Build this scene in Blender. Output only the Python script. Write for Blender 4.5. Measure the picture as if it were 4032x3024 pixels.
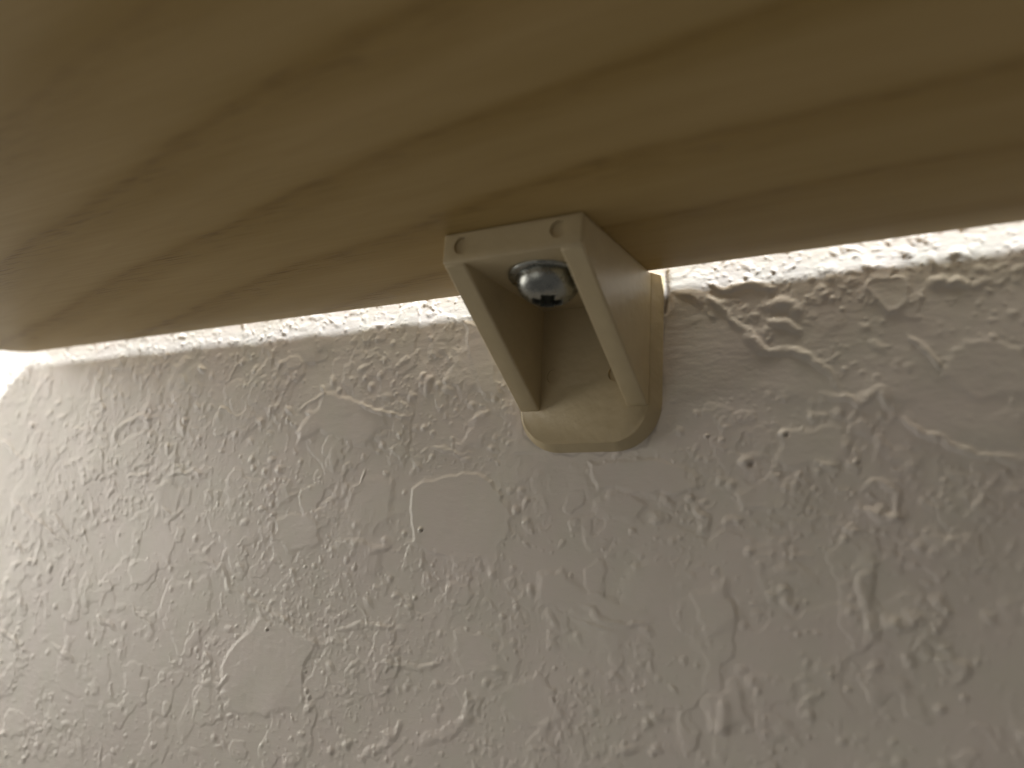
import bpy, bmesh, math, random
import numpy as np
from mathutils import Matrix, Vector, noise

MM = 0.001
scene = bpy.context.scene
for o in list(bpy.data.objects):
    bpy.data.objects.remove(o)

# ------------------------------------------------------------------ camera
cam_data = bpy.data.cameras.new('camera')
cam = bpy.data.objects.new('camera', cam_data)
scene.collection.objects.link(cam)
scene.camera = cam
Rm = [[0.8706570809, 0.4891839376, 0.0515298238],
      [-0.0615565615, 0.2122921632, -0.9752655162],
      [-0.4880236032, 0.8459498287, 0.2149461563]]      # rows: right, down, forward
right, down, fwd = [Vector(r) for r in Rm]
cam.matrix_world = Matrix(((right.x, -down.x, -fwd.x, 52.452 * MM),
                           (right.y, -down.y, -fwd.y, -113.588 * MM),
                           (right.z, -down.z, -fwd.z, -43.285 * MM),
                           (0, 0, 0, 1)))
cam_data.sensor_width = 36
cam_data.lens = 30.64
cam_data.clip_start = 0.002
cam_data.clip_end = 50
cam_data.dof.use_dof = True
cam_data.dof.focus_distance = 0.136
cam_data.dof.aperture_fstop = 14.5

# ------------------------------------------------------------------ light
world = bpy.data.worlds.new('World')
scene.world = world
world.use_nodes = True
bgn = world.node_tree.nodes['Background']
bgn.inputs['Color'].default_value = (1.0, 0.94, 0.88, 1)
bgn.inputs['Strength'].default_value = 0.115


def lamp(name, kind, loc, energy, color, target=None, **kw):
    d = bpy.data.lights.new(name, kind)
    d.energy = energy
    d.color = color
    for k, v in kw.items():
        setattr(d, k, v)
    o = bpy.data.objects.new(name, d)
    scene.collection.objects.link(o)
    o.location = loc
    if target is not None:
        o.rotation_euler = (Vector(target) - Vector(loc)).to_track_quat('-Z', 'Y').to_euler()
    return o


# bulb high above the shelf: shines down the slot behind it
lamp('ceiling_bulb', 'POINT', (0.53, -0.263, 1.2), 430.0, (0.90, 0.95, 1.0), shadow_soft_size=0.018)
# unseen area light added high above to top-light the relief, grazing through the slot
lamp('top_graze_fill', 'AREA', (-0.15, -0.068, 0.9), 13.0, (1.0, 0.91, 0.76), (-0.15, -0.068, 0), shape='RECTANGLE', size=0.9, size_y=0.10)
# added fill lamps for soft room light under the shelf: from left and front
lamp('room_fill_left', 'AREA', (-0.50, -0.12, 0.06), 2.3, (1.0, 0.95, 0.87), (0, 0, -0.03), shape='DISK', size=0.42)
lamp('room_fill_front', 'AREA', (-0.50, -1.3, -0.10), 1.45, (1.0, 0.95, 0.86), (0, 0, -0.03), shape='DISK', size=0.9)

scene.view_settings.view_transform = 'Standard'
scene.view_settings.look = 'None'
scene.view_settings.exposure = -0.1
scene.view_settings.gamma = 1.0
scene.cycles.use_denoising = True
scene.cycles.sample_clamp_indirect = 3.0
scene.cycles.max_bounces = 12
scene.cycles.diffuse_bounces = 8
scene.cycles.caustics_reflective = False
scene.cycles.caustics_refractive = False


# ------------------------------------------------------------------ helpers
class Nodes:
    def __init__(self, name):
        self.m = bpy.data.materials.new(name)
        self.m.use_nodes = True
        self.t = self.m.node_tree
        self.bsdf = self.t.nodes['Principled BSDF']

    def new(self, kind, **kw):
        n = self.t.nodes.new(kind)
        for k, v in kw.items():
            if k in n.inputs:
                n.inputs[k].default_value = v
            else:
                setattr(n, k, v)
        return n

    def link(self, a, b):
        self.t.links.new(a, b)

    def put(self, sock, v):
        if isinstance(v, (int, float)):
            sock.default_value = v
        else:
            self.t.links.new(v, sock)

    def math(self, op, a, b=None, c=None, clamp=False):
        n = self.t.nodes.new('ShaderNodeMath')
        n.operation = op
        n.use_clamp = clamp
        for i, v in enumerate((a, b, c)):
            if v is not None:
                self.put(n.inputs[i], v)
        return n.outputs[0]

    def noise(self, vec, scale, detail=3.0, rough=0.5, dist=0.0):
        n = self.t.nodes.new('ShaderNodeTexNoise')
        n.inputs['Scale'].default_value = scale
        n.inputs['Detail'].default_value = detail
        n.inputs['Roughness'].default_value = rough
        n.inputs['Distortion'].default_value = dist
        self.t.links.new(vec, n.inputs['Vector'])
        return n.outputs['Fac']

    def ramp(self, fac, stops, interp='LINEAR'):
        n = self.t.nodes.new('ShaderNodeValToRGB')
        n.color_ramp.interpolation = interp
        e = n.color_ramp.elements
        while len(e) > 1:
            e.remove(e[-1])
        e[0].position = stops[0][0]
        e[0].color = self.col(stops[0][1])
        for p, c in stops[1:]:
            e.new(p).color = self.col(c)
        self.put(n.inputs[0], fac)
        return n.outputs[0]

    @staticmethod
    def col(c):
        return (c, c, c, 1) if isinstance(c, (int, float)) else (c[0], c[1], c[2], 1)

    def mix(self, fac, a, b, blend='MIX'):
        n = self.t.nodes.new('ShaderNodeMix')
        n.data_type = 'RGBA'
        n.blend_type = blend
        self.put(n.inputs[0], fac)
        for i, v in ((6, a), (7, b)):
            if isinstance(v, tuple):
                n.inputs[i].default_value = self.col(v)
            else:
                self.t.links.new(v, n.inputs[i])
        return n.outputs[2]

    def coords(self):
        """object coordinates in millimetres"""
        tc = self.t.nodes.new('ShaderNodeTexCoord')
        mp = self.t.nodes.new('ShaderNodeVectorMath')
        mp.operation = 'SCALE'
        mp.inputs['Scale'].default_value = 1000.0
        self.t.links.new(tc.outputs['Object'], mp.inputs[0])
        return mp.outputs[0]

    def scaled(self, vec, s):
        n = self.t.nodes.new('ShaderNodeVectorMath')
        n.operation = 'MULTIPLY'
        n.inputs[1].default_value = s
        self.t.links.new(vec, n.inputs[0])
        return n.outputs[0]

    def bump(self, height, dist, strength=1.0):
        n = self.t.nodes.new('ShaderNodeBump')
        n.inputs['Distance'].default_value = dist
        n.inputs['Strength'].default_value = strength
        self.t.links.new(height, n.inputs['Height'])
        self.t.links.new(n.outputs[0], self.bsdf.inputs['Normal'])
        return n


def link_mesh(name, me, mat, parent=None):
    o = bpy.data.objects.new(name, me)
    scene.collection.objects.link(o)
    me.materials.clear()
    me.materials.append(mat)
    if parent:
        o.parent = parent
    return o


def bm_object(name, bm, mat, parent=None, smooth=True, angle=40):
    bmesh.ops.recalc_face_normals(bm, faces=bm.faces)
    me = bpy.data.meshes.new(name)
    bm.to_mesh(me)
    bm.free()
    if smooth:
        me.shade_smooth()
        me.set_sharp_from_angle(angle=math.radians(angle))
    return link_mesh(name, me, mat, parent)


def bevel(o, w, seg=3, angle=30):
    m = o.modifiers.new('bevel', 'BEVEL')
    m.width = w * MM
    m.segments = seg
    m.limit_method = 'ANGLE'
    m.angle_limit = math.radians(angle)
    m.harden_normals = False
    return m


def extrude_outline(pts, axis_fn, a, b):
    """closed outline (u,v) lofted between two levels; axis_fn(u,v,level)->xyz in mm"""
    bm = bmesh.new()
    lo = [bm.verts.new(Vector(axis_fn(u, v, a)) * MM) for u, v in pts]
    hi = [bm.verts.new(Vector(axis_fn(u, v, b)) * MM) for u, v in pts]
    n = len(pts)
    for i in range(n):
        bm.faces.new((lo[i], lo[(i + 1) % n], hi[(i + 1) % n], hi[i]))
    bm.faces.new(lo[::-1])
    bm.faces.new(hi)
    return bm


def bake_modifiers(o):
    dg = bpy.context.evaluated_depsgraph_get()
    me = bpy.data.meshes.new_from_object(o.evaluated_get(dg))
    o.modifiers.clear()
    old = o.data
    o.data = me
    bpy.data.meshes.remove(old)


def tag(o, label, cat, group=None):
    o['label'] = label
    o['category'] = cat
    if group:
        o['group'] = group
    return o


# ------------------------------------------------------------------ materials
def wall_material():
    n = Nodes('wall_paint')
    v = n.coords()
    mott = n.noise(v, 0.05, 3, 0.5)
    col = n.mix(n.ramp(mott, [(0.35, 0.0), (0.68, 1.0)]), (0.715, 0.67, 0.605), (0.755, 0.705, 0.635))
    hue = n.ramp(n.noise(v, 0.11, 4, 0.6), [(0.36, 0.0), (0.66, 1.0)])
    col = n.mix(hue, n.mix(0.5, col, (0.745, 0.675, 0.64)), n.mix(0.5, col, (0.70, 0.68, 0.60)))
    at = n.new('ShaderNodeAttribute', attribute_name='dark_marks')
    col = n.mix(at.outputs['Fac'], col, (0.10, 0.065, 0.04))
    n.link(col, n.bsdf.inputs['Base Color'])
    n.bsdf.inputs['Roughness'].default_value = 0.42
    n.bsdf.inputs['Specular IOR Level'].default_value = 0.45
    h = n.math('MULTIPLY_ADD', n.noise(n.scaled(v, (0.4, 1, 1)), 1.0, 3, 0.55), 1.0, n.math('MULTIPLY', n.noise(v, 4.5, 2, 0.5), 0.22))
    n.bump(h, 0.000055)
    return n.m


def wood_material():
    n = Nodes('varnished_wood')
    v = n.coords()
    s = n.new('ShaderNodeSeparateXYZ')
    n.link(v, s.inputs[0])
    x = n.math('MINIMUM', n.math('MAXIMUM', s.outputs[0], -165.0), 75.0)
    y = s.outputs[1]
    # growth-ring field: arching bands that cross the board at a slant
    c3, c2, c1, c0 = RING
    sx = n.math('MULTIPLY_ADD', n.math('MULTIPLY_ADD', n.math('MULTIPLY_ADD', x, c3, c2), x, c1), x, c0)
    warp = n.math('MULTIPLY', n.math('SUBTRACT', n.noise(n.scaled(v, (0.016, 0.05, 0.05)), 1.0, 3, 0.5), 0.5), 7.0)
    fine = n.math('MULTIPLY', n.math('SUBTRACT', n.noise(n.scaled(v, (0.07, 0.9, 0.9)), 1.0, 3, 0.6), 0.5), 1.8)
    F = n.math('ADD', n.math('SUBTRACT', y, sx), n.math('ADD', warp, fine))
    u = n.math('PINGPONG', n.math('DIVIDE', n.math('ADD', F, 60.0), 120.0), 1.0)

    def P(f):
        return (f + 60.0) / 120.0
    st = [(0.0, .35)]
    for f, w, a in ((-46, 6, .9), (-30, 6, .85), (-14.5, 5.0, 1.0), (0, 4.0, 1.0), (16, 4.4, .9), (31, 3.6, .8), (46, 5, .85)):
        st += [(P(f - 1.1 * w), .03), (P(f - .3 * w), a), (P(f + .25 * w), a * .75), (P(f + 1.25 * w), .03)]
    st = sorted(st)[:31]
    bands = n.ramp(u, st, 'EASE')
    # thin band edges carry the pores
    pores_n = n.noise(n.scaled(v, (0.16, 2.3, 2.3)), 1.0, 2, 0.5)
    ln = [(0.0, 0.0)]
    for f, w, a in ((-46, 1.2, .8), (-30, 1.0, .6), (-16.5, .9, 1.0), (-8, .6, .35), (-1.6, .8, 1.0), (8, .6, .3), (14, .9, .9), (29.5, .7, 1.0), (45, .8, .8)):
        ln += [(P(f - w), 0.0), (P(f), a), (P(f + 1.6 * w), 0.0)]
    lines = n.ramp(u, ln[:32])
    broken = n.ramp(n.noise(n.scaled(v, (0.05, 0.22, 0.2)), 1.0, 3, 0.6), [(0.30, 0.0), (0.75, 1.0)])
    pz = [(0.0, 0.0)]
    for f, a in ((-46.5, .8), (-30.5, .8), (-17, 1.0), (-2.2, 1.0), (13.4, 1.0), (29, .8)):
        pz += [(P(f - .3), 0.0), (P(f + .3), a), (P(f + 2.6), a * .55), (P(f + 6.0), 0.0)]
    zone = n.ramp(u, pz[:32])
    pores = n.math('MULTIPLY', n.ramp(pores_n, [(0.53, 0.0), (0.63, 1.0)]), n.math('MULTIPLY', zone, n.math('MULTIPLY_ADD', broken, 0.75, 0.25)), clamp=True)
    fibre = n.noise(n.scaled(v, (0.04, 2.2, 2.2)), 1.0, 4, 0.65)
    patch = n.noise(n.scaled(v, (0.02, 0.06, 0.06)), 1.0, 2, 0.5)
    light = n.mix(n.ramp(patch, [(0.3, 0.0), (0.7, 1.0)]), WOOD_A, WOOD_B)
    col = n.mix(n.math('MULTIPLY', bands, 0.48), light, WOOD_D)
    col = n.mix(n.math('MULTIPLY', n.ramp(fibre, [(0.35, 0.0), (0.75, 1.0)]), 0.3), col, WOOD_D)
    col = n.mix(n.math('MULTIPLY', lines, 0.2), col, (0.22, 0.13, 0.035))
    col = n.mix(n.math('MULTIPLY', pores, 0.8), col, (0.15, 0.09, 0.035))
    n.link(col, n.bsdf.inputs['Base Color'])
    n.bsdf.inputs['Roughness'].default_value = 0.42
    n.bsdf.inputs['Specular IOR Level'].default_value = 0.05
    n.bsdf.inputs['Coat Weight'].default_value = 0.035
    n.bsdf.inputs['Coat Roughness'].default_value = 0.16
    h = n.math('SUBTRACT', n.math('MULTIPLY', fibre, 0.25), pores)
    n.bump(h, 0.00008)
    return n.m


def plastic_material():
    n = Nodes('beige_plastic')
    v = n.coords()
    m = n.noise(v, 0.35, 3, 0.55)
    col = n.mix(n.ramp(m, [(0.3, 0.0), (0.75, 1.0)]), PLA, PLB)
    dirt = n.ramp(n.noise(v, 1.7, 3, 0.6), [(0.70, 0.0), (0.80, 0.25)])
    col = n.mix(dirt, col, (0.16, 0.11, 0.05))
    n.link(col, n.bsdf.inputs['Base Color'])
    n.bsdf.inputs['Roughness'].default_value = 0.38
    n.bsdf.inputs['Specular IOR Level'].default_value = 0.5
    h = n.math('ADD', n.noise(v, 0.6, 2, 0.5), n.math('MULTIPLY', n.noise(v, 6.0, 2, 0.5), 0.12))
    n.bump(h, 0.0001)
    return n.m


def steel_material():
    n = Nodes('zinc_plated_steel')
    v = n.coords()
    m = n.noise(v, 0.9, 3, 0.6)
    n.link(n.mix(m, (0.24, 0.25, 0.235), (0.43, 0.44, 0.41)), n.bsdf.inputs['Base Color'])
    n.bsdf.inputs['Metallic'].default_value = 1.0
    n.link(n.ramp(m, [(0.2, 0.22), (0.8, 0.34)]), n.bsdf.inputs['Roughness'])
    n.bump(n.noise(v, 2.2, 3, 0.6), 0.00005)
    return n.m


RING = (4.49050057e-06, 1.20938770e-03, -1.99278691e-01, -4.64125598e+01)
WOOD_A, WOOD_B, WOOD_D = (0.44, 0.325, 0.145), (0.51, 0.38, 0.185), (0.30, 0.195, 0.05)
PLA, PLB = (0.53, 0.44, 0.27), (0.57, 0.475, 0.295)
M_WALL, M_WOOD, M_PLASTIC, M_STEEL = wall_material(), wood_material(), plastic_material(), steel_material()

# ------------------------------------------------------------------ wall: trowelled plaster relief (x, z in mm on the wall)
FLATS = [[(-30.5, -30.1), (-26.6, -29.0), (-21.0, -28.0), (-15.9, -29.4), (-12.0, -34.3), (-12.2, -37.0), (-14.1, -39.1), (-13.4, -42.7), (-16.8, -40.5), (-21.2, -41.7), (-26.1, -39.8), (-29.7, -39.2)], [(-68.0, -61.2), (-66.3, -57.9), (-60.5, -52.9), (-46.7, -55.2), (-47.0, -56.3), (-49.6, -59.5), (-49.3, -65.5), (-54.1, -67.1), (-60.1, -68.6), (-65.7, -67.8)], [(-56.6, -20.1), (-51.7, -16.2), (-51.0, -13.7), (-44.6, -15.3), (-37.4, -17.7), (-36.6, -20.1), (-40.7, -23.0), (-46.8, -22.1), (-51.2, -20.3), (-55.3, -21.4)], [(-42.8, -30.8), (-40.1, -28.5), (-35.1, -30.0), (-34.2, -34.5), (-37.3, -36.8), (-43.1, -36.1)], [(-12.0, -59.1), (-6.6, -56.7), (-3.5, -60.7), (-3.0, -62.4), (-6.9, -63.5), (-11.5, -62.2)], [(-7.1, -46.7), (-6.9, -42.8), (-3.6, -42.0), (0.1, -45.0), (4.3, -46.0), (10.4, -48.0), (9.7, -49.3), (5.8, -49.0), (-2.6, -47.7)], [(28.1, -23.2), (34.9, -23.1), (35.4, -25.2), (33.1, -27.5), (26.9, -27.6), (27.5, -25.0)], [(1.8, -32.2), (7.4, -31.5), (8.8, -33.4), (7.4, -35.3), (1.8, -33.5)], [(47.2, -16.0), (48.8, -13.5), (52.2, -13.5), (55.1, -14.6), (55.5, -19.9), (49.4, -20.1)], [(-58.7, -35.6), (-54.6, -34.7), (-50.2, -36.2), (-48.7, -39.3), (-54.7, -41.0), (-58.8, -38.8)], [(-60.6, -30.7), (-57.4, -29.5), (-55.0, -31.6), (-58.0, -33.2)], [(-93.0, -30.7), (-88.7, -28.9), (-84.4, -30.7), (-84.9, -35.1), (-90.1, -35.1)], [(0.2, -26.9), (9.3, -26.4), (14.6, -27.8), (15.9, -30.9), (9.4, -31.5), (1.7, -30.2)], [(-22.9, -3.1), (-19.3, -4.2), (-17.3, -9.0), (-15.1, -15.8), (-18.5, -15.6), (-21.7, -7.1)], [(-20.8, -52.2), (-14.4, -51.7), (-12.6, -56.0), (-18.8, -57.9)], [(21.5, -30.9), (24.5, -29.7), (27.4, -30.9), (26.8, -33.8), (22.1, -33.3)], [(16.0, -44.7), (19.7, -42.8), (21.5, -46.7), (17.9, -49.3)], [(17.3, -56.6), (22.0, -55.0), (23.1, -59.3), (18.5, -60.9)]]
CHIPS = [[(38.4, -5.5), (38.7, -4.5), (39.6, -4.1), (40.7, -4.2), (41.8, -3.8), (42.7, -4.2), (43.1, -5.1), (43.1, -6.3), (42.8, -7.3), (42.1, -8.1), (40.9, -8.2), (39.8, -7.5), (39.0, -6.8)]]
SMOOTH = [[(12.0, -3.5), (15.7, -4.1), (19.7, -6.1), (21.6, -8.9), (24.7, -12.7), (29.5, -13.4), (36.1, -20.5), (24.6, -18.1), (12.2, -18.0)], [(11.6, -0.3), (17.1, -1.0), (14.4, -4.8), (11.7, -7.3)], [(42.5, -18.0), (50.4, -20.1), (54.6, -22.5), (54.2, -27.3), (47.3, -23.9)]]
RIDGES = [([(12.3, -2.6), (15.7, -3.6), (19.7, -5.4), (21.6, -8.2), (24.7, -12.1), (29.5, -12.8), (31.8, -14.2), (36.6, -20.3)], 0.9, 0.42), ([(40.8, -21.3), (43.8, -23.7), (47.2, -25.5), (50.9, -27.0), (55.0, -28.4)], 0.6, 0.42), ([(-80.6, -41.0), (-75.9, -42.9), (-70.8, -45.2), (-67.9, -48.3), (-60.8, -50.6), (-54.1, -52.8), (-46.7, -55.2), (-40.8, -55.8)], 1.0, 0.32), ([(-106.8, -22.2), (-106.2, -18.8), (-103.0, -16.5), (-98.2, -15.8), (-92.0, -15.8)], 0.9, 0.35), ([(17.7, -1.9), (20.3, -2.9), (24.8, -3.2), (27.8, -3.2)], 0.7, 0.4), ([(24.7, -6.5), (26.6, -5.6), (28.7, -6.5), (29.6, -8.4)], 1.2, 0.5), ([(25.3, -8.0), (27.8, -8.9), (30.1, -10.3)], 0.8, 0.4), ([(15.1, -3.5), (19.7, -7.4)], 0.5, 0.2), ([(-27.5, -23.8), (-23.9, -24.1), (-19.5, -25.5)], 0.5, 0.3), ([(-43.0, -53.3), (-38.4, -52.2), (-32.4, -52.1)], 0.6, 0.35), ([(-0.2, -46.9), (4.4, -48.5), (10.4, -48.8)], 0.5, 0.35), ([(-2.2, -48.3), (3.1, -49.3), (5.1, -49.9)], 0.4, 0.3), ([(-139.4, -31.6), (-131.5, -35.6), (-115.4, -42.0)], 0.7, 0.4), ([(-134.3, -59.8), (-123.5, -63.6)], 0.7, 0.4), ([(-116.4, -61.2), (-108.4, -63.6)], 0.6, 0.4), ([(-125.3, -34.1), (-116.0, -39.7)], 0.6, 0.35), ([(-103.4, -55.0), (-97.3, -57.1)], 0.7, 0.4), ([(-146.7, -19.0), (-134.6, -24.5)], 0.6, 0.4), ([(-94.5, -51.8), (-89.8, -54.9), (-86.9, -56.8)], 0.4, 0.3), ([(19.7, -35.1), (21.5, -34.5), (22.7, -34.8)], 0.5, 0.35), ([(37.1, -37.6), (37.2, -43.0), (37.8, -49.3)], 1.2, 0.35), ([(15.9, -32.1), (17.8, -34.5), (17.2, -37.0)], 0.7, 0.35), ([(36.3, -30.9), (38.4, -30.1), (40.5, -30.9), (40.4, -33.7), (38.3, -34.5)], 0.7, 0.4), ([(35.2, -33.2), (38.8, -34.0), (41.9, -33.7)], 0.8, 0.4), ([(19.7, -56.4), (20.2, -61.8)], 1.2, 0.4), ([(-57.1, -16.8), (-51.0, -13.7), (-52.3, -12.0)], 0.5, 0.3), ([(-44.6, -15.3), (-37.3, -18.1), (-31.6, -18.7)], 0.5, 0.3), ([(-43.7, -39.2), (-37.9, -39.8), (-33.3, -38.9)], 1.1, 0.4), ([(45.2, -5.8), (48.2, -5.3), (50.2, -6.7)], 0.8, 0.4), ([(42.8, -11.5), (45.3, -14.1), (46.7, -15.9)], 0.7, 0.4), ([(32.2, -18.5), (36.6, -20.0), (39.4, -18.9), (41.9, -22.0)], 0.8, 0.35), ([(30.5, -21.2), (33.8, -21.9)], 0.6, 0.3), ([(25.0, -44.2), (27.8, -43.5), (28.9, -46.2)], 0.8, 0.3), ([(43.6, -49.8), (46.9, -50.5), (45.8, -52.6)], 1.0, 0.4), ([(38.4, -46.1), (41.3, -46.4), (43.3, -45.3)], 1.0, 0.35), ([(-73.2, -64.0), (-67.5, -64.2), (-65.5, -62.5)], 0.7, 0.3), ([(-88.9, -28.0), (-83.8, -27.2), (-78.7, -27.7)], 0.7, 0.35), ([(-89.1, -33.4), (-86.1, -35.5), (-82.5, -34.2)], 0.7, 0.3), ([(-101.2, -27.9), (-94.3, -27.5)], 0.7, 0.35), ([(-73.1, -58.5), (-70.4, -60.6), (-73.6, -61.7)], 0.6, 0.3), ([(-34.1, -57.3), (-27.1, -57.4), (-22.1, -56.4)], 0.6, 0.3), ([(-16.2, -60.2), (-18.3, -64.3), (-21.3, -66.5), (-26.1, -67.8)], 1.2, 0.35), ([(-28.9, -65.5), (-32.1, -68.6), (-36.2, -71.8)], 1.0, 0.35)]
PITS = [((-27.9, -37.1), 0.35), ((23.5, -27.5), 0.75), ((28.1, -23.8), 0.5), ((-58.1, -54.4), 0.3), ((-95.4, -21.3), 0.3), ((17.8, -23.7), 0.25), ((36.7, -27.5), 0.3)]
BUMP = 0.48
rng = np.random.default_rng(7)
STEP = 0.17
X0, X1, Z0, Z1 = -160.0, 66.0, -95.0, 14.0
gx = np.arange(X0, X1 + STEP / 2, STEP)
gz = np.arange(Z0, Z1 + STEP / 2, STEP)
NX, NZ = len(gx), len(gz)
H = np.zeros((NZ, NX), np.float32)
DARK_MARKS = np.zeros((NZ, NX), np.float32)


def value_noise(scale, seed):
    """smooth random field with features of the given size (mm)"""
    r = np.random.default_rng(seed)
    nx, nz = int((X1 - X0) / scale) + 4, int((Z1 - Z0) / scale) + 4
    g = r.random((nz, nx)).astype(np.float32) - 0.5
    fx, fz = (gx - X0) / scale, (gz - Z0) / scale
    ix, iz = fx.astype(int), fz.astype(int)
    tx, tz = fx - ix, fz - iz
    tx, tz = tx * tx * (3 - 2 * tx), (tz * tz * (3 - 2 * tz))[:, None]
    a = g[np.ix_(iz, ix)] * (1 - tx) + g[np.ix_(iz, ix + 1)] * tx
    b = g[np.ix_(iz + 1, ix)] * (1 - tx) + g[np.ix_(iz + 1, ix + 1)] * tx
    return a * (1 - tz) + b * tz


def window(x0, x1, z0, z1):
    i0, i1 = max(0, int((x0 - X0) / STEP)), min(NX, int((x1 - X0) / STEP) + 2)
    j0, j1 = max(0, int((z0 - Z0) / STEP)), min(NZ, int((z1 - Z0) / STEP) + 2)
    if i1 - i0 < 2 or j1 - j0 < 2:
        return None
    return slice(j0, j1), slice(i0, i1)


def sstep(t):
    t = np.clip(t, 0, 1)
    return t * t * (3 - 2 * t)


def blob(cx, cz, rx, rz, ang, h, power=2):
    r = max(rx, rz)
    w = window(cx - r, cx + r, cz - r, cz + r)
    if w is None:
        return
    dx, dz = gx[w[1]][None, :] - cx, gz[w[0]][:, None] - cz
    c, s = math.cos(ang), math.sin(ang)
    d2 = ((dx * c + dz * s) / rx) ** 2 + ((dz * c - dx * s) / rz) ** 2
    H[w] += h * np.clip(1 - d2, 0, 1) ** power


WA, WB, WC = value_noise(2.2, 1), value_noise(0.9, 2), value_noise(5.0, 3)


def seg_dist(pts, w, closed):
    PX, PZ = np.meshgrid(gx[w[1]], gz[w[0]])
    PX = PX + WA[w] * 1.1 + WB[w] * 0.35
    PZ = PZ + WA[w[0], ::-1][:, w[1]] * 1.1 + WB[w[0], ::-1][:, w[1]] * 0.35
    d = np.full(PX.shape, 1e9)
    inside = np.zeros(PX.shape, bool)
    par = np.zeros(PX.shape)
    n = len(pts)
    for i in range(n if closed else n - 1):
        ax, az = pts[i]
        bx, bz = pts[(i + 1) % n]
        ux, uz = bx - ax, bz - az
        L = max(ux * ux + uz * uz, 1e-6)
        t = np.clip(((PX - ax) * ux + (PZ - az) * uz) / L, 0, 1)
        q = np.hypot(PX - ax - t * ux, PZ - az - t * uz)
        par = np.where(q < d, (i + t) / max(1, n - 1), par)
        d = np.minimum(d, q)
        if closed:
            cond = (az > PZ) != (bz > PZ)
            xi = ax + (PZ - az) * ux / (uz if abs(uz) > 1e-9 else 1e-9)
            inside ^= cond & (PX < xi)
    return d, inside, par


def poly_window(pts, pad):
    xs, zs = [q[0] for q in pts], [q[1] for q in pts]
    return window(min(xs) - pad, max(xs) + pad, min(zs) - pad, max(zs) + pad)


def plateau(pts, h, edge, rim=0.0, keep=0.15):
    w = poly_window(pts, 3)
    if w is None:
        return
    d, ins, _ = seg_dist(pts, w, True)
    sd = np.where(ins, d, -d)
    m = sstep(sd / edge + 0.5)
    base = np.median(H[w])
    flat = WC[w] * 0.10 + h + base * 0.6
    H[w] = H[w] * (1 - m) + (flat + H[w] * keep) * m
    if rim:
        H[w] += rim * np.exp(-(sd / 0.5) ** 2)


def ridge(pts, width, h):
    w = poly_window(pts, 3)
    if w is None:
        return
    d, _, par = seg_dist(pts, w, False)
    taper = np.clip(np.minimum(par, 1 - par) * 6, 0.15, 1)
    prof = np.clip(1 - (d / (width * (0.55 + 0.45 * taper))) ** 2, 0, 1) ** 1.5
    H[w] = np.maximum(H[w], H[w] * 0.4 + h * 1.0 * taper * prof * (0.8 + 0.8 * WB[w])) if False else H[w] + h * taper * prof * (0.85 + 0.7 * WB[w])


H += value_noise(26, 11) * 0.22 + value_noise(11, 12) * 0.10 + value_noise(4.5, 13) * 0.04
def fbm(s, seed):
    return value_noise(s, seed) + 0.5 * value_noise(s / 2, seed + 1) + 0.27 * value_noise(s / 4.1, seed + 2) + 0.14 * value_noise(s / 8.3, seed + 3)


# flattened splashes: low terraces with wandering, crisp borders
for s, thr, hgt, sharp, seed in ((9.0, 0.27, 0.14, 0.07, 31), (5.0, 0.42, 0.11, 0.09, 41), (14.0, 0.24, 0.10, 0.05, 51), (2.6, 0.52, 0.08, 0.14, 61), (7.0, 0.37, 0.13, 0.07, 71)):
    f_ = fbm(s, seed)
    H += BUMP * hgt * sstep((f_ - thr) / sharp + 0.5) * (1 + 0.5 * value_noise(6, seed + 7))
# droplets of the sprayed coat
area = (X1 - X0) * (Z1 - Z0)
dens = 0.6 * value_noise(16, 21) + 0.55 * value_noise(6, 22) + 0.52
for k in range(int(area * 1.5)):
    cx, cz = rng.uniform(X0, X1), rng.uniform(Z0, Z1)
    j, i = int((cz - Z0) / STEP), int((cx - X0) / STEP)
    if rng.random() > max(0.12, 1.6 * dens[j, i] - 0.3):
        continue
    r = 0.25 * math.exp(rng.random() ** 7 * 1.35)
    a = 1 + rng.random() ** 3 * 1.6
    ang = rng.normal(-0.35, 0.6)
    blob(cx, cz, r * a, r, ang, BUMP * 0.34 * r ** 0.75 * rng.uniform(0.5, 1.2))
# short trowel streaks
for k in range(55):
    cx, cz = rng.uniform(X0, X1), rng.uniform(Z0, Z1)
    ang = rng.normal(-0.35, 0.75)
    L = rng.uniform(1.5, 6.0)
    pts = []
    for t in range(4):
        pts.append((cx, cz))
        cx += math.cos(ang) * L / 3
        cz += math.sin(ang) * L / 3
        ang += rng.normal(0, 0.45)
    ridge(pts, rng.uniform(0.35, 0.7), BUMP * rng.uniform(0.12, 0.3))
# knocked-down flats, random ones first, then the ones that stand out
for k in range(22):
    cx, cz = rng.uniform(X0, X1), rng.uniform(Z0, Z1)
    r0 = rng.uniform(1.5, 4.6)
    ph = rng.uniform(0, 6.28, 4)
    am = rng.uniform(0.05, 0.25, 4)
    stretch, rot_ = rng.uniform(1.0, 1.9), rng.uniform(-0.8, 0.8)
    pts = []
    for q in range(14):
        th = q * 2 * math.pi / 14
        r = r0 * (1 + sum(am[m] * math.cos((m + 2) * th + ph[m]) for m in range(4)))
        ex, ez = r * stretch * math.cos(th), r * math.sin(th)
        pts.append((cx + ex * math.cos(rot_) - ez * math.sin(rot_), cz + ex * math.sin(rot_) + ez * math.cos(rot_)))
    plateau(pts, BUMP * rng.uniform(0.03, 0.2), rng.uniform(0.8, 2.0), keep=0.4)
for pts in SMOOTH:
    plateau(pts, 0.05, 2.5, keep=0.12)
for pts in FLATS:
    plateau(pts, BUMP * rng.uniform(0.16, 0.26), rng.uniform(0.7, 1.2), rim=0.02)
for pts, wd, h in RIDGES:
    ridge(pts, wd, h * BUMP)
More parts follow.
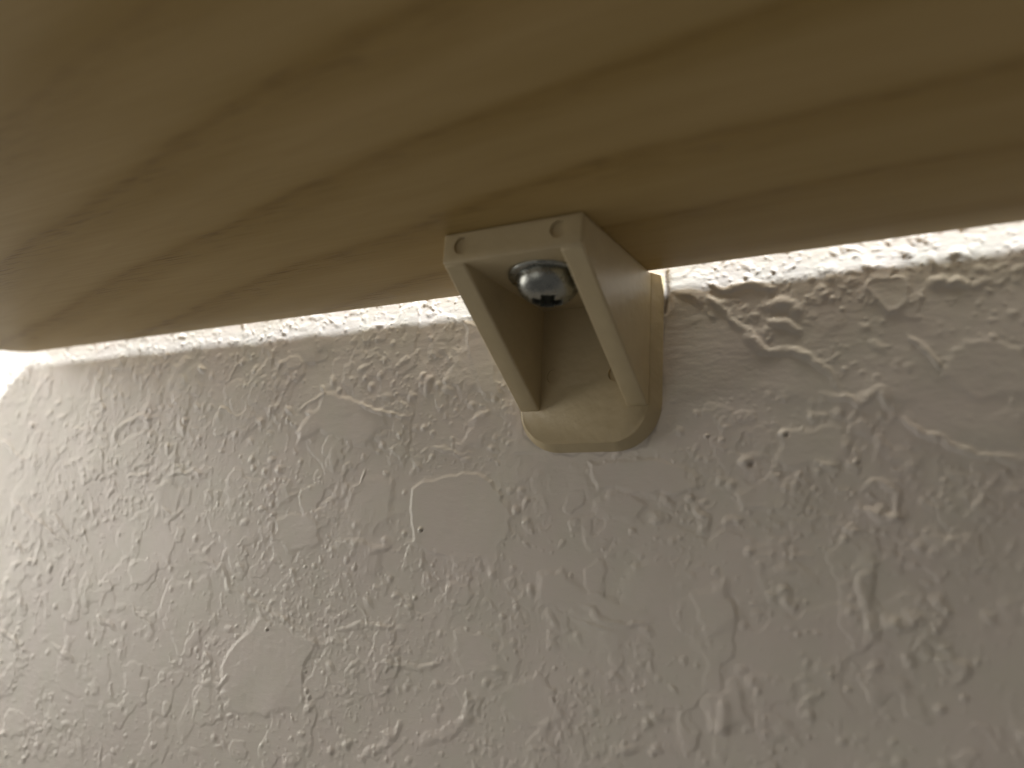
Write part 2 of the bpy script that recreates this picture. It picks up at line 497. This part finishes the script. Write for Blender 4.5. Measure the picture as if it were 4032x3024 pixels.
for pts in CHIPS:
    plateau(pts, 0.16, 0.35, rim=0.05, keep=0.02)
for (cx, cz), r in PITS:
    blob(cx - r, cz + r * 0.6, r * 1.6, r * 1.3, 0.4, 0.28)
    blob(cx, cz, r * 0.9, r * 0.6, 0.5, -0.3)
    w = window(cx - r, cx + r, cz - r, cz + r)
    dd = np.hypot(gx[w[1]][None, :] - cx, (gz[w[0]][:, None] - cz) * 1.3) / (r * 0.75)
    DARK_MARKS[w] = np.maximum(DARK_MARKS[w], 0.6 * sstep(1.5 - 1.5 * dd) * (0.75 + WB[w]))
# the plaster is flat under the bracket's plate; a paint skin has cracked along its right side
plate_mask = sstep((13.2 - np.abs(gx)) / 1.8)[None, :] * sstep((gz + 25.6) / 0.8)[:, None]
H = H * (1 - plate_mask) + 0.02 * plate_mask
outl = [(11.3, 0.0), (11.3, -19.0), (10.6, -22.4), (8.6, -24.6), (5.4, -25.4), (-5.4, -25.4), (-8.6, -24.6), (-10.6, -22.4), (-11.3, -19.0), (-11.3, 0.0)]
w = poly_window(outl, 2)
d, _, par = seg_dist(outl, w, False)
DARK_MARKS[w] = np.maximum(DARK_MARKS[w], np.clip(0.25 + 0.6 * WA[w] + 0.4 * WC[w], 0.05, 0.5) * np.exp(-(d / 0.22) ** 2))  # thin uneven dark line following the plate's outline
crack = [(11.75, 0.4), (11.9, -1.2), (11.7, -2.6), (11.85, -4.0), (11.6, -5.2)]
w = poly_window(crack, 2)
d, _, par = seg_dist(crack, w, False)
DARK_MARKS[w] = np.maximum(DARK_MARKS[w], 0.8 * np.exp(-(d / 0.28) ** 2))
H[w] -= 0.1 * np.exp(-(d / 0.3) ** 2)
H[w] += 0.03 * np.exp(-((d - 0.75) / 0.4) ** 2) * (np.meshgrid(gx[w[1]], gz[w[0]])[0] > 11.8)

# one sheet: fine where the photograph looks, coarser outwards
xs = np.concatenate([np.arange(-700, X0 - 2, 6.0), gx, np.arange(X1 + 4, 600, 6.0)])
zs = np.concatenate([np.arange(-600, Z0 - 2, 6.0), gz, np.arange(Z1 + 4, 500, 6.0)])


def mirror_index(v, lo, n):
    k = np.rint((v - lo) / STEP).astype(int)
    k = np.abs(k) % (2 * (n - 1))
    return np.where(k >= n, 2 * (n - 1) - k, k)


ii, jj = mirror_index(xs, X0, NX), mirror_index(zs, Z0, NZ)
HH = H[np.ix_(jj, ii)]
SS = DARK_MARKS[np.ix_(jj, ii)]
SS[(zs < Z0) | (zs > Z1)] = 0
SS[:, (xs < X0) | (xs > X1)] = 0
nx, nz = len(xs), len(zs)
co = np.empty((nz, nx, 3), np.float32)
co[..., 0] = xs[None, :]
co[..., 1] = -HH
co[..., 2] = zs[:, None]
co *= MM
idx = np.arange(nx * nz).reshape(nz, nx)
quads = np.stack([idx[:-1, :-1], idx[:-1, 1:], idx[1:, 1:], idx[1:, :-1]], -1).reshape(-1, 4)
me = bpy.data.meshes.new('wall')
me.vertices.add(nx * nz)
me.vertices.foreach_set('co', co.ravel())
me.loops.add(quads.size)
me.loops.foreach_set('vertex_index', quads.ravel().astype(np.int32))
me.polygons.add(len(quads))
me.polygons.foreach_set('loop_start', np.arange(0, quads.size, 4, dtype=np.int32))
me.update(calc_edges=True)
me.shade_smooth()
att = me.attributes.new('dark_marks', 'FLOAT', 'POINT')
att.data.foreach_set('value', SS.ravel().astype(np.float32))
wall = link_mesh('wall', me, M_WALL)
wall['kind'] = 'structure'

# ------------------------------------------------------------------ shelf board
GAP, THICK, END, RAD = 2.47, 9.0, -143.0, 9.0
outline = [(300.0, -GAP), (300.0, -205.0)]
outline += [(END + RAD - RAD * math.sin(a), -205.0 + RAD - RAD * math.cos(a)) for a in np.linspace(0, math.pi / 2, 14)]
outline += [(END + RAD - RAD * math.cos(a), -GAP - RAD + RAD * math.sin(a)) for a in np.linspace(0, math.pi / 2, 20)]
bm = extrude_outline(outline, lambda u, v, l: (u, v, l), 0.0, THICK)
shelf = bm_object('wooden_shelf', bm, M_WOOD, angle=25)
bevel(shelf, 0.35, 2, 50)
tag(shelf, 'pale varnished wooden shelf board seen from below, slanting dark grain, above the textured wall', 'shelf')

# ------------------------------------------------------------------ bracket
W2, D, TL, T, G, H1, HP, E = 10.0, 25.16, 4.13, 2.15, 3.1, 19.36, 24.4, 1.25
bracket = bpy.data.objects.new('shelf_bracket', None)
scene.collection.objects.link(bracket)
bracket.empty_display_size = 0.01
tag(bracket, 'beige moulded plastic corner bracket fixing the wooden shelf to the wall', 'bracket')


def rounded_plate_outline(off, r):
    w, b = W2 + off, -HP - off * 0.75
    r = r + off
    pts = [(w, -0.06), (-w, -0.06)]
    pts += [(-w + r - r * math.cos(a), b + r - r * math.sin(a)) for a in np.linspace(0, math.pi / 2, 14)]
    pts += [(w - r + r * math.sin(a), b + r - r * math.cos(a)) for a in np.linspace(0, math.pi / 2, 14)]
    return pts


def loft(rings):
    bm = bmesh.new()
    vr = [[bm.verts.new(Vector(p) * MM) for p in ring] for ring in rings]
    n = len(vr[0])
    for a, b in zip(vr, vr[1:]):
        for i in range(n):
            bm.faces.new((a[i], a[(i + 1) % n], b[(i + 1) % n], b[i]))
    bm.faces.new(vr[0])
    bm.faces.new(vr[-1][::-1])
    return bm


def cut(o, cutters):
    """blind holes; cutters: (centre, axis, radius, depth)"""
    for c, ax, r, dep in cutters:
        cb = bmesh.new()
        bmesh.ops.create_cone(cb, cap_ends=True, segments=28, radius1=r * MM, radius2=r * MM, depth=2 * dep * MM)
        if ax == 'Y':
            bmesh.ops.rotate(cb, verts=cb.verts, matrix=Matrix.Rotation(math.pi / 2, 3, 'X'))
        bmesh.ops.translate(cb, verts=cb.verts, vec=Vector(c) * MM)
        cm = bpy.data.meshes.new('cutter')
        cb.to_mesh(cm)
        cb.free()
        co_ = bpy.data.objects.new('cutter', cm)
        scene.collection.objects.link(co_)
        m = o.modifiers.new('cut', 'BOOLEAN')
        m.operation = 'DIFFERENCE'
        m.solver = 'EXACT'
        m.object = co_
        bpy.context.view_layer.update()
        bake_modifiers(o)
        bpy.data.objects.remove(co_)
        bpy.data.meshes.remove(cm)
    o.data.shade_smooth()
    o.data.set_sharp_from_angle(angle=math.radians(38))


rings = []
for off, y in ((E, 0.25), (E, -0.12), (E - 0.08, -0.2), (0.16, -T + 0.24), (0.06, -T + 0.1), (-0.08, -T)):
    rings.append([(u, y, v) for u, v in rounded_plate_outline(off, 5.6)])
plate = bm_object('wall_plate', loft(rings), M_PLASTIC, bracket)
cut(plate, [((-4.85, -T, -14.3), 'Y', 1.08, 0.22), ((4.95, -T, -14.5), 'Y', 1.08, 0.35)])

bm = bmesh.new()
bmesh.ops.create_cube(bm, size=1)
for vtx in bm.verts:
    vtx.co = Vector((vtx.co.x * 2 * W2, -(T - 0.3) - (D - T + 0.3) / 2 + vtx.co.y * (D - T + 0.3), -0.03 - (TL - 0.03) / 2 + vtx.co.z * (TL - 0.03))) * MM
leg = bm_object('shelf_plate', bm, M_PLASTIC, bracket)
bevel(leg, 0.28, 3)
bake_modifiers(leg)
cut(leg, [((-7.25, -D, -1.9), 'Y', 1.12, 0.42), ((6.75, -D, -1.82), 'Y', 1.12, 0.42)])

for sgn in (-1, 1):
    prof = [(-D + 0.45, -0.35), (-T + 0.3, -0.35), (-T + 0.3, -H1 - 0.0), (-T - 0.35, -H1), (-D + 0.45, -TL - 0.15)]
    xo, xi = sgn * (W2 + 0.012), sgn * (W2 - G)
    bm = extrude_outline(prof, lambda u, v, l: (l, u, v), min(xo, xi), max(xo, xi))
    gs = bm_object('gusset', bm, M_PLASTIC, bracket)
    bevel(gs, 0.28, 3, 20)

# ------------------------------------------------------------------ screw
SX, SY = 1.35, -16.9
screw = bpy.data.objects.new('screw', None)
scene.collection.objects.link(screw)
screw.empty_display_size = 0.004
screw.location = Vector((SX, SY, -TL - 0.15)) * MM
screw.rotation_euler = (math.radians(-5), 0.0, math.radians(29))
tag(screw, 'shiny zinc domed screw with washer head and cross recess, driven up inside the beige bracket', 'screw')


def polar(profile, segs, dz=None):
    """profile of (r,z) turned about Z; dz(x,y,z) may lower the surface"""
    bm = bmesh.new()
    rows = []
    for r, z in profile:
        if r < 1e-6:
            rows.append([bm.verts.new((0, 0, (dz(0, 0, z) if dz else z) * MM))])
            continue
        row = []
        for k in range(segs):
            a = 2 * math.pi * k / segs
            xx, yy = r * math.cos(a), r * math.sin(a)
            row.append(bm.verts.new((xx * MM, yy * MM, (dz(xx, yy, z) if dz else z) * MM)))
        rows.append(row)
    for a, b in zip(rows, rows[1:]):
        for k in range(segs):
            k2 = (k + 1) % segs
            if len(a) == 1:
                bm.faces.new((a[0], b[k], b[k2]))
            elif len(b) == 1:
                bm.faces.new((a[k], a[k2], b[0]))
            else:
                bm.faces.new((a[k], a[k2], b[k2], b[k]))
    return bm


fl = [(0.0, 0.0), (4.85, 0.0), (5.15, -0.06), (5.3, -0.22), (5.3, -0.42), (5.15, -0.58), (4.8, -0.66), (4.5, -0.70), (3.4, -0.72), (0.0, -0.72)]
bm_object('washer_flange', polar(fl, 64), M_STEEL, screw, angle=50)


def recess(xx, yy, z):
    a, b = abs(xx), abs(yy)
    arm = min(max(a, 0), max(b, 0))
    m = max(0.0, min(1.0, (0.9 - arm) / 0.08)) * max(0.0, min(1.0, (2.0 - max(a, b)) / 0.12))
    return z + m * (2.9 - 0.5 * max(a, b))


dome = []
for q in range(60):
    t = q / 59 * math.pi / 2
    r = 4.3 * math.cos(t) ** 0.82
    z = -0.70 - 3.3 * math.sin(t)
    dome.append((r if q < 59 else 0.0, z))
dd = []
for (r0, z0), (r1, z1) in zip(dome, dome[1:]):
    steps = max(1, int(math.ceil((r0 - r1) / 0.09)))
    for s in range(steps):
        f = s / steps
        dd.append((r0 + (r1 - r0) * f, z0 + (z1 - z0) * f))
dd.append(dome[-1])
bm_object('domed_head', polar(dd, 180, recess), M_STEEL, screw, angle=55)
sh = [(0.0, 0.3), (1.6, 0.3), (1.6, 9.0), (0.0, 11.5)]
bm_object('shank', polar(sh, 24), M_STEEL, screw)
